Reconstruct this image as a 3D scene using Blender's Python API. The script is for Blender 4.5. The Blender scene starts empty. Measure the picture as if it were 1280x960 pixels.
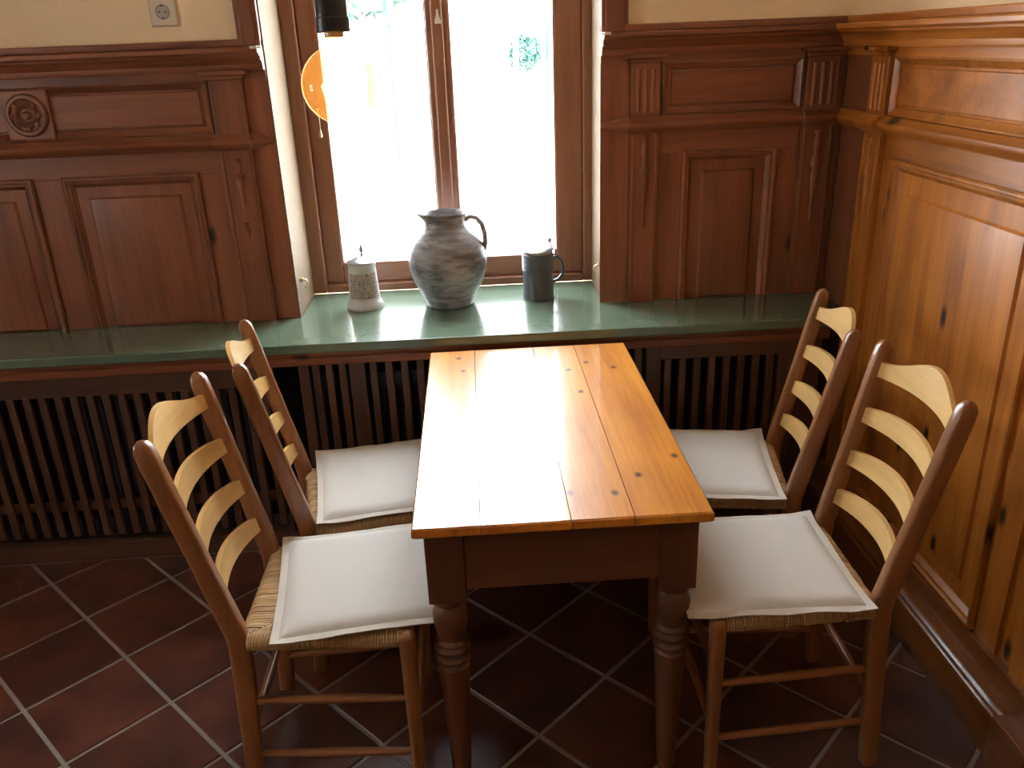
import bpy, bmesh, math, random
from mathutils import Vector, Matrix, noise
random.seed(7)
PI = math.pi
sc = bpy.context.scene
C = sc.collection

# ------------------------------------------------------------------ camera
F_PX, CAM_H, YAW, PITCH, ROLL = 1048.4, 1.65, .0378, .3864, -.0396
def cam_axes():
    cy, sy, cp, sp = math.cos(YAW), math.sin(YAW), math.cos(PITCH), math.sin(PITCH)
    f = Vector((sy*cp, cy*cp, -sp)); rt = Vector((cy, -sy, 0)); u = rt.cross(f)
    r = rt*math.cos(ROLL)+u*math.sin(ROLL); up = -rt*math.sin(ROLL)+u*math.cos(ROLL)
    return r, up, f
_r, _u, _f = cam_axes()
cam = bpy.data.cameras.new('camera'); camo = bpy.data.objects.new('camera', cam); C.objects.link(camo)
camo.matrix_world = Matrix(((_r.x, _u.x, -_f.x, 0), (_r.y, _u.y, -_f.y, 0), (_r.z, _u.z, -_f.z, CAM_H), (0, 0, 0, 1)))
cam.sensor_fit = 'HORIZONTAL'; cam.sensor_width = 36; cam.lens = F_PX*36/1280; cam.clip_start = .02; cam.clip_end = 500
sc.camera = camo

# ------------------------------------------------------------------ sky and light
SKY = 25.0
w = bpy.data.worlds.new('sky'); sc.world = w; w.use_nodes = True
bg = w.node_tree.nodes['Background']
bg.inputs[0].default_value = (.90, .96, 1.0, 1); bg.inputs[1].default_value = SKY
def portal(loc, rot, sx, sy):
    l = bpy.data.lights.new('window_portal', 'AREA'); l.shape = 'RECTANGLE'; l.size = sx; l.size_y = sy
    l.cycles.is_portal = True
    o = bpy.data.objects.new('window_portal', l); C.objects.link(o); o.location = loc; o.rotation_euler = rot
portal((-.08, 3.30, 1.56), (-PI/2, 0, 0), 1.12, 1.60)
W2 = (.90, 1.55, 1.15, 1.80)      # opening in the left wall: y0 y1 z0 z1
sun = bpy.data.lights.new('sun', 'SUN'); sun.energy = 52; sun.angle = .009; sun.color = (1, .95, .86)
suno = bpy.data.objects.new('sun', sun); C.objects.link(suno); suno.rotation_euler = Vector((-.62, .22, -.62)).to_track_quat('-Z', 'Y').to_euler()
vs = sc.view_settings
vs.view_transform = 'Standard'; vs.look = 'None'; vs.gamma = 1; vs.use_curve_mapping = False; vs.exposure = 0.12
try:
    sc.cycles.max_bounces = 10; sc.cycles.diffuse_bounces = 6; sc.cycles.transparent_max_bounces = 16
    sc.cycles.sample_clamp_indirect = 8
except Exception: pass

# ------------------------------------------------------------------ materials
def newmat(name):
    m = bpy.data.materials.new(name); m.use_nodes = True
    return m, m.node_tree.nodes, m.node_tree.links, m.node_tree.nodes['Principled BSDF']
def sset(p, **k):
    for a, v in k.items():
        n = a.replace('_', ' ')
        if n in p.inputs:
            p.inputs[n].default_value = v
def plain(name, col, rough=.5, metal=0., coat=0., bump=0., bscale=60., vary=.12, spec=.5, croug=.1):
    m, N, L, P = newmat(name)
    sset(P, Roughness=rough, Metallic=metal, Coat_Weight=coat, Coat_Roughness=croug, Specular_IOR_Level=spec)
    tc = N.new('ShaderNodeTexCoord'); nz = N.new('ShaderNodeTexNoise'); nz.inputs['Scale'].default_value = bscale; nz.inputs['Detail'].default_value = 5
    L.new(tc.outputs['Object'], nz.inputs['Vector'])
    mx = N.new('ShaderNodeMix'); mx.data_type = 'RGBA'
    mx.inputs[6].default_value = tuple(c*(1-vary) for c in col)+(1,); mx.inputs[7].default_value = tuple(min(1, c*(1+vary)) for c in col)+(1,)
    L.new(nz.outputs['Fac'], mx.inputs[0]); L.new(mx.outputs[2], P.inputs['Base Color'])
    if bump:
        b = N.new('ShaderNodeBump'); b.inputs['Strength'].default_value = bump; b.inputs['Distance'].default_value = .003
        L.new(nz.outputs['Fac'], b.inputs['Height']); L.new(b.outputs[0], P.inputs['Normal'])
    return m
def wood(name, dark, light, axis, rough=.4, coat=.3, croug=.12, knots=.0, kcol=(.03, .012, .006), streak=.5, bump=.12, vary=.25, sc_=1.0, spec=.5, cior=1.5, normal=2, kal=3.4, kac=8.0, kr=(.05, .14), blot=.6):
    """varnished softwood: grain stretched along axis (0 x, 1 y, 2 z), knots of their own shape"""
    m, N, L, P = newmat(name)
    sset(P, Roughness=rough, Coat_Weight=coat, Coat_Roughness=croug, Specular_IOR_Level=spec, Coat_IOR=cior)
    tc = N.new('ShaderNodeTexCoord'); oi = N.new('ShaderNodeObjectInfo')
    off = N.new('ShaderNodeVectorMath'); off.operation = 'SCALE'; off.inputs[0].default_value = (7.3, 3.1, 5.7)
    L.new(oi.outputs['Random'], off.inputs['Scale'])
    add = N.new('ShaderNodeVectorMath'); add.operation = 'ADD'
    L.new(tc.outputs['Object'], add.inputs[0]); L.new(off.outputs[0], add.inputs[1])
    def mapped(al, ac):
        mp = N.new('ShaderNodeMapping'); s = [ac*sc_]*3; s[axis] = al*sc_; mp.inputs['Scale'].default_value = s
        L.new(add.outputs[0], mp.inputs['Vector']); return mp.outputs[0]
    def nz(vec, detail=5, dist=.0, rgh=.55):
        n = N.new('ShaderNodeTexNoise'); n.inputs['Scale'].default_value = 1; n.inputs['Detail'].default_value = detail
        n.inputs['Distortion'].default_value = dist; n.inputs['Roughness'].default_value = rgh
        L.new(vec, n.inputs['Vector']); return n.outputs['Fac']
    big = nz(mapped(1.1, 16), 4, .25); fine = nz(mapped(5, 140), 3); blotch = nz(mapped(2.2, 4), 3)
    m1 = N.new('ShaderNodeMath'); m1.operation = 'MULTIPLY_ADD'; m1.inputs[1].default_value = streak
    L.new(fine, m1.inputs[0]); L.new(big, m1.inputs[2])
    m2 = N.new('ShaderNodeMath'); m2.operation = 'MULTIPLY_ADD'; m2.inputs[1].default_value = blot
    L.new(blotch, m2.inputs[0]); L.new(m1.outputs[0], m2.inputs[2])
    mn = N.new('ShaderNodeMath'); mn.operation = 'MULTIPLY'; mn.inputs[1].default_value = 1/(1+streak+blot); L.new(m2.outputs[0], mn.inputs[0])
    rp = N.new('ShaderNodeValToRGB'); rp.color_ramp.elements[0].position = .5-.14; rp.color_ramp.elements[1].position = .5+.09
    rp.color_ramp.elements[0].color = tuple(c*1.08 for c in dark)+(1,); rp.color_ramp.elements[1].color = tuple(min(.95, c*1.08) for c in light)+(1,)
    L.new(mn.outputs[0], rp.inputs[0]); col = rp.outputs[0]
    hs = N.new('ShaderNodeHueSaturation'); mr = N.new('ShaderNodeMapRange')
    mr.inputs[3].default_value = 1-vary; mr.inputs[4].default_value = 1+vary
    L.new(oi.outputs['Random'], mr.inputs[0]); L.new(mr.outputs[0], hs.inputs['Value']); L.new(col, hs.inputs['Color']); col = hs.outputs[0]
    if knots > 0:
        vo = N.new('ShaderNodeTexVoronoi'); vo.inputs['Scale'].default_value = 1
        vo.voronoi_dimensions = '2D'; sp = N.new('ShaderNodeSeparateXYZ'); L.new(mapped(kal, kac), sp.inputs[0]); cbn = N.new('ShaderNodeCombineXYZ')
        for q, a in enumerate([a for a in range(3) if a != normal]): L.new(sp.outputs[a], cbn.inputs[q])
        L.new(cbn.outputs[0], vo.inputs['Vector'])
        k = N.new('ShaderNodeMapRange'); k.inputs[1].default_value = kr[0]; k.inputs[2].default_value = kr[1]; k.inputs[3].default_value = 1; k.inputs[4].default_value = 0
        L.new(vo.outputs['Distance'], k.inputs[0])
        sx = N.new('ShaderNodeSeparateColor'); L.new(vo.outputs['Color'], sx.inputs[0])
        gt = N.new('ShaderNodeMath'); gt.operation = 'LESS_THAN'; gt.inputs[1].default_value = knots; L.new(sx.outputs[0], gt.inputs[0])
        mu = N.new('ShaderNodeMath'); mu.operation = 'MULTIPLY'; L.new(k.outputs[0], mu.inputs[0]); L.new(gt.outputs[0], mu.inputs[1])
        mx = N.new('ShaderNodeMix'); mx.data_type = 'RGBA'; mx.inputs[7].default_value = kcol+(1,)
        L.new(mu.outputs[0], mx.inputs[0]); L.new(col, mx.inputs[6]); col = mx.outputs[2]
    L.new(col, P.inputs['Base Color'])
    b = N.new('ShaderNodeBump'); b.inputs['Strength'].default_value = bump; b.inputs['Distance'].default_value = .002
    L.new(m1.outputs[0], b.inputs['Height']); L.new(b.outputs[0], P.inputs['Normal'])
    return m
def wood3(name, *a, **k): return [wood(name+'_'+'xyz'[i], a[0], a[1], i, **k) for i in range(3)]

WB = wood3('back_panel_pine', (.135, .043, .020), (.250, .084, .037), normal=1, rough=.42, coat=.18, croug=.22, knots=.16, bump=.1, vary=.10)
WR = wood3('right_panel_pine_lit', (.25, .078, .011), (.50, .185, .028), normal=0, rough=.40, coat=.25, croug=.25, knots=.16, bump=.1, vary=.10)  # same pine as the back wall, its stronger light put into the colour
WRB = wood3('right_base_pine_shaded', (.10, .033, .009), (.19, .064, .015), normal=0, rough=.32, coat=.4, croug=.15, knots=.1, bump=.1, vary=.08)  # darkened copy of the right panel pine, shade near the floor in the colour
WF = wood3('window_pine', (.18, .074, .040), (.30, .135, .077), rough=.4, coat=.3, knots=0, vary=.05)
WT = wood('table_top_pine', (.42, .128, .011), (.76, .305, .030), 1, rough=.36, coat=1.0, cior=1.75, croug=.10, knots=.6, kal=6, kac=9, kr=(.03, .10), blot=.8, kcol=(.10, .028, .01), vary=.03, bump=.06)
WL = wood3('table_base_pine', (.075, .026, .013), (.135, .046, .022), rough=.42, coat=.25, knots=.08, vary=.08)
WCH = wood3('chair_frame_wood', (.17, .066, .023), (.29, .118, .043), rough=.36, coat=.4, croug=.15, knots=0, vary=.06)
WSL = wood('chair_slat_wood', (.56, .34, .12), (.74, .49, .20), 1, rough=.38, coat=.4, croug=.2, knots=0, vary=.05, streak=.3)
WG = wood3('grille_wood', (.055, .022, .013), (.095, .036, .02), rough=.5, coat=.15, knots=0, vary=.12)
M_plaster = plain('plaster', (.92, .74, .49), .85, bump=.25, bscale=90, vary=.05)
M_ceil = plain('ceiling_paint', (.86, .80, .70), .9, vary=.03)
M_reveal = plain('reveal_plaster_dimmed', (.145, .094, .047), .7, bump=.2, bscale=60, vary=.12)  # plaster reveal coloured darker to offset the strong window light
M_grout = plain('grout', (.30, .27, .25), .9, bump=.4, bscale=150, vary=.15)
M_green = plain('green_sill_paint', (.105, .155, .108), .22, coat=.5, croug=.07, vary=.10, bscale=9)
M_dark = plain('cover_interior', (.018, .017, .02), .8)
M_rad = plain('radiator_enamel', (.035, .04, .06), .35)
M_white = plain('white_plastic', (.70, .62, .50), .4, vary=.03)
M_grey = plain('outlet_face', (.42, .38, .33), .4, vary=.05)
M_black = plain('black_bakelite', (.016, .016, .02), .38, vary=.2)
M_pewter = plain('pewter', (.42, .43, .45), .32, metal=.9, bump=.1, vary=.15)
M_steel = plain('brass_hook', (.75, .66, .48), .3, metal=.8)
M_chip = plain('white_paint_chip', (.8, .78, .74), .6)
M_cush = plain('cushion_cotton', (.63, .615, .60), .9, bump=.35, bscale=380, vary=.04, spec=.2)
M_flange = plain('cushion_border', (.60, .56, .51), .92, bump=.35, bscale=380, vary=.06, spec=.2)
M_rush = wood('rush_straw', (.24, .13, .055), (.56, .37, .19), 0, rough=.65, coat=0, knots=0, streak=.6, vary=.05, sc_=3)
M_tealm = plain('teal_sign_paint', (.004, .10, .12), .5)
M_signw = plain('sign_white', (.45, .7, .75), .5)
M_leaf = plain('tree_leaf', (.010, .040, .026), .6, bscale=3, vary=.4)
M_leaf2 = plain('shrub_leaf', (.010, .055, .045), .6, bscale=3, vary=.4)
M_bark = plain('bark', (.16, .13, .11), .9, bump=.6)
M_pave = plain('pavement_stone', (.62, .59, .55), .9, bscale=2, vary=.06)
M_cab = plain('cabinet_grey', (.02, .05, .055), .5)

def tile_mat():
    m, N, L, P = newmat('terracotta_tile'); sset(P, Roughness=.42, Coat_Weight=.2, Coat_Roughness=.3)
    tc = N.new('ShaderNodeTexCoord'); oi = N.new('ShaderNodeObjectInfo')
    add = N.new('ShaderNodeVectorMath'); add.operation = 'ADD'; L.new(tc.outputs['Object'], add.inputs[0]); L.new(oi.outputs['Location'], add.inputs[1])
    n = N.new('ShaderNodeTexNoise'); n.inputs['Scale'].default_value = 7; n.inputs['Detail'].default_value = 6; L.new(add.outputs[0], n.inputs['Vector'])
    rp = N.new('ShaderNodeValToRGB'); rp.color_ramp.elements[0].position = .3; rp.color_ramp.elements[1].position = .72
    rp.color_ramp.elements[0].color = (.042, .013, .010, 1); rp.color_ramp.elements[1].color = (.135, .040, .024, 1); L.new(n.outputs['Fac'], rp.inputs[0])
    hs = N.new('ShaderNodeHueSaturation'); mr = N.new('ShaderNodeMapRange'); mr.inputs[3].default_value = .75; mr.inputs[4].default_value = 1.25
    L.new(oi.outputs['Random'], mr.inputs[0]); L.new(mr.outputs[0], hs.inputs['Value']); L.new(rp.outputs[0], hs.inputs['Color']); L.new(hs.outputs[0], P.inputs['Base Color'])
    b = N.new('ShaderNodeBump'); b.inputs['Strength'].default_value = .2; b.inputs['Distance'].default_value = .003; L.new(n.outputs['Fac'], b.inputs['Height']); L.new(b.outputs[0], P.inputs['Normal'])
    return m
M_tile = tile_mat()

def thin_glass(name, tint, rough=0.0, edge=.9, haze=0):
    m, N, L, P = newmat(name); N.remove(P); out = N['Material Output']
    tr = N.new('ShaderNodeBsdfTransparent'); tr.inputs[0].default_value = tint+(1,)
    gl = N.new('ShaderNodeBsdfGlossy'); gl.inputs['Roughness'].default_value = rough
    lw = N.new('ShaderNodeLayerWeight'); lw.inputs['Blend'].default_value = .5     # Schlick: the same seen from both sides
    pw = N.new('ShaderNodeMath'); pw.operation = 'POWER'; pw.inputs[1].default_value = 5; L.new(lw.outputs['Facing'], pw.inputs[0])
    fr = N.new('ShaderNodeMath'); fr.operation = 'MULTIPLY_ADD'; fr.inputs[1].default_value = edge; fr.inputs[2].default_value = .03; L.new(pw.outputs[0], fr.inputs[0])
    mx = N.new('ShaderNodeMixShader'); L.new(fr.outputs[0], mx.inputs[0]); L.new(tr.outputs[0], mx.inputs[1]); L.new(gl.outputs[0], mx.inputs[2]); L.new(mx.outputs[0], out.inputs[0])
    if haze:
        tl = N.new('ShaderNodeBsdfTranslucent'); tl.inputs[0].default_value = (1.0, .62, .25, 1)
        m2 = N.new('ShaderNodeMixShader'); m2.inputs[0].default_value = haze; L.new(mx.outputs[0], m2.inputs[1]); L.new(tl.outputs[0], m2.inputs[2]); L.new(m2.outputs[0], out.inputs[0])
    return m
M_glass = thin_glass('window_glass', (.97, .98, .98))
M_amber = thin_glass('amber_glass', (1.0, .84, .58), edge=.35, haze=.10)
def emis(name, col, st):
    m, N, L, P = newmat(name); sset(P, Base_Color=(.02, .02, .02, 1), Emission_Color=col+(1,), Emission_Strength=st); return m
M_fil = emis('glowing_filament', (1.0, .55, .18), 60)

def jug_mat():
    m, N, L, P = newmat('salt_glaze_stoneware'); sset(P, Roughness=.38, Coat_Weight=.25, Coat_Roughness=.2)
    tc = N.new('ShaderNodeTexCoord'); mp = N.new('ShaderNodeMapping'); mp.inputs['Scale'].default_value = (13, 13, 55); L.new(tc.outputs['Object'], mp.inputs[0])
    n = N.new('ShaderNodeTexNoise'); n.inputs['Scale'].default_value = 1; n.inputs['Detail'].default_value = 7; n.inputs['Roughness'].default_value = .7; L.new(mp.outputs[0], n.inputs[0])
    n2 = N.new('ShaderNodeTexNoise'); n2.inputs['Scale'].default_value = 9; L.new(tc.outputs['Object'], n2.inputs[0])
    ad = N.new('ShaderNodeMath'); ad.operation = 'MULTIPLY_ADD'; ad.inputs[1].default_value = .7; L.new(n2.outputs[0], ad.inputs[0]); L.new(n.outputs[0], ad.inputs[2])
    rp = N.new('ShaderNodeValToRGB'); e = rp.color_ramp.elements
    e[0].position = .60; e[0].color = (.06, .055, .065, 1); e[1].position = 1.05; e[1].color = (.36, .37, .42, 1)
    x = e.new(.78); x.color = (.155, .15, .165, 1)
    L.new(ad.outputs[0], rp.inputs[0]); L.new(rp.outputs[0], P.inputs['Base Color'])
    b = N.new('ShaderNodeBump'); b.inputs['Strength'].default_value = .35; b.inputs['Distance'].default_value = .004; L.new(n.outputs[0], b.inputs['Height']); L.new(b.outputs[0], P.inputs['Normal'])
    return m
M_jug = jug_mat()
M_darkstone = plain('dark_stoneware', (.075, .08, .10), .35, coat=.3, bump=.3, bscale=30, vary=.3)
def stein_mat():
    """cream stoneware with a printed frieze of small brown and blue figures"""
    m, N, L, P = newmat('printed_stein'); sset(P, Roughness=.3, Coat_Weight=.3)
    tc = N.new('ShaderNodeTexCoord'); sx = N.new('ShaderNodeSeparateXYZ'); L.new(tc.outputs['Object'], sx.inputs[0])
    at = N.new('ShaderNodeMath'); at.operation = 'ARCTAN2'; L.new(sx.outputs[1], at.inputs[0]); L.new(sx.outputs[0], at.inputs[1])
    cb = N.new('ShaderNodeCombineXYZ'); L.new(at.outputs[0], cb.inputs[0]); L.new(sx.outputs[2], cb.inputs[1])
    mp = N.new('ShaderNodeMapping'); mp.inputs['Scale'].default_value = (5, 46, 1); L.new(cb.outputs[0], mp.inputs[0])
    mp.inputs['Scale'].default_value = (4.2, 62, 1)
    nd = N.new('ShaderNodeTexNoise'); nd.inputs['Scale'].default_value = .9; L.new(mp.outputs[0], nd.inputs['Vector'])
    wv = N.new('ShaderNodeMix'); wv.data_type = 'RGBA'; wv.inputs[0].default_value = .45; L.new(mp.outputs[0], wv.inputs[6]); L.new(nd.outputs['Color'], wv.inputs[7])
    vo = N.new('ShaderNodeTexVoronoi'); vo.feature = 'DISTANCE_TO_EDGE'; vo.inputs['Scale'].default_value = 3.2; L.new(wv.outputs[2], vo.inputs['Vector'])
    n2 = N.new('ShaderNodeTexNoise'); n2.inputs['Scale'].default_value = 1.6; n2.inputs['Detail'].default_value = 3; L.new(mp.outputs[0], n2.inputs['Vector'])
    r1 = N.new('ShaderNodeValToRGB'); e = r1.color_ramp.elements
    e[0].position = .36; e[0].color = (.20, .22, .30, 1); e[1].position = .66; e[1].color = (.42, .24, .12, 1)
    x = e.new(.5); x.color = (.52, .48, .41, 1)
    L.new(n2.outputs['Fac'], r1.inputs[0])
    ln = N.new('ShaderNodeMapRange'); ln.inputs[1].default_value = .03; ln.inputs[2].default_value = .09; ln.inputs[3].default_value = .8; ln.inputs[4].default_value = 0; L.new(vo.outputs['Distance'], ln.inputs[0])
    m1 = N.new('ShaderNodeMix'); m1.data_type = 'RGBA'; m1.inputs[7].default_value = (.10, .07, .06, 1); L.new(ln.outputs[0], m1.inputs[0]); L.new(r1.outputs[0], m1.inputs[6])
    def band(lo, hi, src):
        a = N.new('ShaderNodeMath'); a.operation = 'GREATER_THAN'; a.inputs[1].default_value = lo; L.new(src, a.inputs[0])
        b = N.new('ShaderNodeMath'); b.operation = 'LESS_THAN'; b.inputs[1].default_value = hi; L.new(src, b.inputs[0])
        c = N.new('ShaderNodeMath'); c.operation = 'MULTIPLY'; L.new(a.outputs[0], c.inputs[0]); L.new(b.outputs[0], c.inputs[1]); return c.outputs[0]
    bz = band(.042, .132, sx.outputs[2]); ba = band(-2.75, -.45, at.outputs[0])
    bb = N.new('ShaderNodeMath'); bb.operation = 'MULTIPLY'; L.new(bz, bb.inputs[0]); L.new(ba, bb.inputs[1])
    m2 = N.new('ShaderNodeMix'); m2.data_type = 'RGBA'; m2.inputs[6].default_value = (.56, .55, .55, 1); L.new(bb.outputs[0], m2.inputs[0]); L.new(m1.outputs[2], m2.inputs[7])
    L.new(m2.outputs[2], P.inputs['Base Color']); return m
M_stein = stein_mat()

# ------------------------------------------------------------------ mesh helpers
class MB:
    def __init__(s): s.v = []; s.f = []
    def add(s, vs, fs):
        b = len(s.v); s.v += [tuple(p) for p in vs]; s.f += [tuple(b+i for i in f) for f in fs]; return s
    def box(s, x0, x1, y0, y1, z0, z1, T=None):
        p = [(x, y, z) for z in (z0, z1) for y in (y0, y1) for x in (x0, x1)]
        if T: p = [T(*q) for q in p]
        return s.add(p, [(0, 2, 3, 1), (4, 5, 7, 6), (0, 1, 5, 4), (2, 6, 7, 3), (0, 4, 6, 2), (1, 3, 7, 5)])
    def grid(s, rows, closed_u=False, closed_v=False):
        n, m = len(rows), len(rows[0]); fs = []
        for i in range(n if closed_v else n-1):
            for j in range(m if closed_u else m-1):
                a, b = i*m+j, i*m+(j+1) % m; c, d = ((i+1) % n)*m+(j+1) % m, ((i+1) % n)*m+j
                fs.append((a, b, c, d))
        return s.add([p for r in rows for p in r], fs)
    def rings(s, rows, cap0=True, cap1=True):
        b = len(s.v); s.grid(rows, closed_u=True); m = len(rows[0])
        if cap0: s.f.append(tuple(b+i for i in reversed(range(m))))
        if cap1: s.f.append(tuple(b+(len(rows)-1)*m+i for i in range(m)))
        return s
    def lathe(s, prof, n=32, c=(0, 0, 0), cap0=True, cap1=True, T=None):
        rows = []
        for r, z in prof:
            row = [(c[0]+r*math.cos(2*PI*k/n), c[1]+r*math.sin(2*PI*k/n), c[2]+z) for k in range(n)]
            rows.append([T(*q) for q in row] if T else row)
        return s.rings(rows, cap0, cap1)
    def tube(s, pts, rad, n=8, ref=(0, 1, 0), sq=1.0, cap=True):
        """sweep; rad: number, list, or list of (a, b) half axes: b along ref, a across"""
        pts = [Vector(p) for p in pts]; rows = []
        for i, p in enumerate(pts):
            t = (pts[min(i+1, len(pts)-1)]-pts[max(i-1, 0)]).normalized()
            R = Vector(ref); R = (R-t*R.dot(t))
            if R.length < 1e-4: R = Vector((1, 0, 0)); R = R-t*R.dot(t)
            R.normalize(); S = t.cross(R)
            ra = rad[i] if isinstance(rad, list) else rad
            a, b = ra if isinstance(ra, tuple) else (ra, ra)
            row = []
            for k in range(n):
                th = 2*PI*(k+.5)/n; cx, sy = math.cos(th), math.sin(th)
                if sq != 1: cx = math.copysign(abs(cx)**sq, cx); sy = math.copysign(abs(sy)**sq, sy)
                row.append(p+S*cx*a+R*sy*b)
            rows.append(row)
        return s.rings(rows, cap, cap)
    def profile(s, prof, u0, u1, T):
        """closed profile (w out, v up) extruded along u"""
        rows = [[T(u, v, wv) for wv, v in prof] for u in (u0, u1)]
        return s.rings(rows)
    def frame(s, u0, u1, v0, v1, prof, T, cap=False):
        """mitred rectangle: prof list of (inset, w)"""
        rows = [[T(a, b, wv) for a, b in ((u0+d, v0+d), (u1-d, v0+d), (u1-d, v1-d), (u0+d, v1-d))] for d, wv in prof]
        return s.rings(rows, False, cap)
    def build(s, name, mat, parent=None, smooth=None, bevel=0, loc=None, rot=None, seg=2, kind=None, label=None):
        me = bpy.data.meshes.new(name); me.from_pydata(s.v, [], s.f); me.validate()
        bm = bmesh.new(); bm.from_mesh(me); bmesh.ops.recalc_face_normals(bm, faces=bm.faces); bm.to_mesh(me); bm.free()
        if smooth is not None:
            for p in me.polygons: p.use_smooth = True
            me.set_sharp_from_angle(angle=math.radians(smooth))
        me.materials.append(mat)
        o = bpy.data.objects.new(name, me); C.objects.link(o)
        if parent: o.parent = parent
        if loc: o.location = loc
        if rot: o.rotation_euler = rot
        if bevel:
            md = o.modifiers.new('bevel', 'BEVEL'); md.width = bevel; md.segments = seg; md.limit_method = 'ANGLE'; md.angle_limit = .6
        if kind: o['kind'] = kind
        if label: o['label'] = label
        return o
def empty(name, loc=(0, 0, 0), rz=0):
    o = bpy.data.objects.new(name, None); C.objects.link(o); o.location = loc; o.rotation_euler = (0, 0, rz); o.empty_display_size = .1; return o
def tag(o, label, cat, group=None):
    o['label'] = label; o['category'] = cat
    if group: o['group'] = group
    return o
def struct(o): o['kind'] = 'structure'; return o
def copy_tree(o, parent=None):
    c = o.copy(); C.objects.link(c); c.parent = parent
    for ch in list(o.children): copy_tree(ch, c)
    return c

# ------------------------------------------------------------------ room dimensions
YB = 2.862        # face of the back panelling
XR = 1.24         # face of the right panelling
XL, YN, ZC = -2.6, -2.6, 2.75
SILL = .781; SF = 2.559
WX0, WX1, WY, WZ1 = -.63, .45, 3.19, 2.32   # window recess

# ------------------------------------------------------------------ floor
fl = MB().box(XL-.1, XR+.15, YN-.1, YB+.1, -.08, -.004).build('floor', M_grout); struct(fl)
TP, TA = .2838, -.7971; TO = Vector((-1.5011, 2.4733))
eu = Vector((math.cos(TA), math.sin(TA))); ev = Vector((math.sin(TA), -math.cos(TA)))
GAP = .0055; hs_ = TP/2-GAP
def tile_mesh(poly):
    m = MB(); n = len(poly); cx = sum(p[0] for p in poly)/n; cy = sum(p[1] for p in poly)/n
    inn = [(cx+(x-cx)*.985, cy+(y-cy)*.985) for x, y in poly]
    rows = [[(x, y, -.03) for x, y in poly], [(x, y, -.002) for x, y in poly], [(x, y, 0) for x, y in inn]]
    m.rings(rows, True, True); return m
def clip(poly, bounds):
    for ax, val, sg in bounds:
        out = []
        for i in range(len(poly)):
            a, b = poly[i], poly[(i+1) % len(poly)]; da, db = sg*(a[ax]-val), sg*(b[ax]-val)
            if da >= 0: out.append(a)
            if da*db < 0: t = da/(da-db); out.append((a[0]+(b[0]-a[0])*t, a[1]+(b[1]-a[1])*t))
        poly = out
        if len(poly) < 3: return []
    return poly
full = [(eu*a+ev*b) for a, b in ((-hs_, -hs_), (hs_, -hs_), (hs_, hs_), (-hs_, hs_))]; full = [(p.x, p.y) for p in full]
proto_tile = None
FB = ((0, XL, 1), (0, XR-.07, -1), (1, -.6, 1), (1, 2.60, -1))
for i in range(-14, 26):
    for j in range(-22, 18):
        c = TO+eu*(i+.5)*TP+ev*(j+.5)*TP
        poly = [(c.x+x, c.y+y) for x, y in full]; q = clip(poly, FB)
        if len(q) < 3: continue
        area = abs(sum(q[k][0]*q[(k+1) % len(q)][1]-q[(k+1) % len(q)][0]*q[k][1] for k in range(len(q))))/2
        if area < .0006: continue
        if area > (2*hs_)**2*.999:
            if proto_tile is None: o = tile_mesh(full).build('floor_tile', M_tile, fl); proto_tile = o
            else: o = proto_tile.copy(); C.objects.link(o)
            o.location = (c.x, c.y, 0)
        else:
            o = tile_mesh([(x-c.x, y-c.y) for x, y in q]).build('floor_tile', M_tile, fl, loc=(c.x, c.y, 0))
MB().box(XL, XR-.07, YN, -.606, -.03, 0).build('floor_screed', M_tile, fl)

# ------------------------------------------------------------------ walls and ceiling
PY = YB+.012
b = MB()
b.box(XL-.2, WX0, PY, 3.33, -.08, ZC); b.box(WX1, XR+.2, PY, 3.33, -.08, ZC)
b.box(WX0, WX1, PY, 3.33, WZ1, ZC); b.box(WX0, WX1, PY, 3.33, -.08, SILL-.035)
wb = struct(b.build('wall_back', M_plaster))
for xa, xb in ((WX0, WX0+.004), (WX1-.004, WX1)): MB().box(xa, xb, YB+.001, WY-.029, SILL-.03, WZ1).build('reveal_dimmer', M_reveal, wb)  # thin boards added over the plaster, coloured dark to hold down the window light
wr = struct(MB().box(XR+.012, XR+.2, YN-.2, PY, -.08, ZC).build('wall_right', M_plaster))
b = MB(); y0, y1, z0, z1 = W2
b.box(XL-.2, XL, YN-.2, y0, -.08, ZC); b.box(XL-.2, XL, y1, PY, -.08, ZC); b.box(XL-.2, XL, y0, y1, -.08, z0); b.box(XL-.2, XL, y0, y1, z1, ZC)
wl = struct(b.build('wall_left', M_plaster))
wn = struct(MB().box(XL, XR+.012, YN-.2, YN, -.08, ZC).build('wall_rear', M_plaster))
ce = struct(MB().box(XL-.2, XR+.2, YN-.2, 3.33, ZC, ZC+.1).build('ceiling', M_ceil))

def TB(u, v, wv): return (u, YB-wv, v)          # back wall: u = x, v = z, w out into the room
def TR(u, v, wv): return (XR-wv, u, v)          # right wall: u = y

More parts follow.
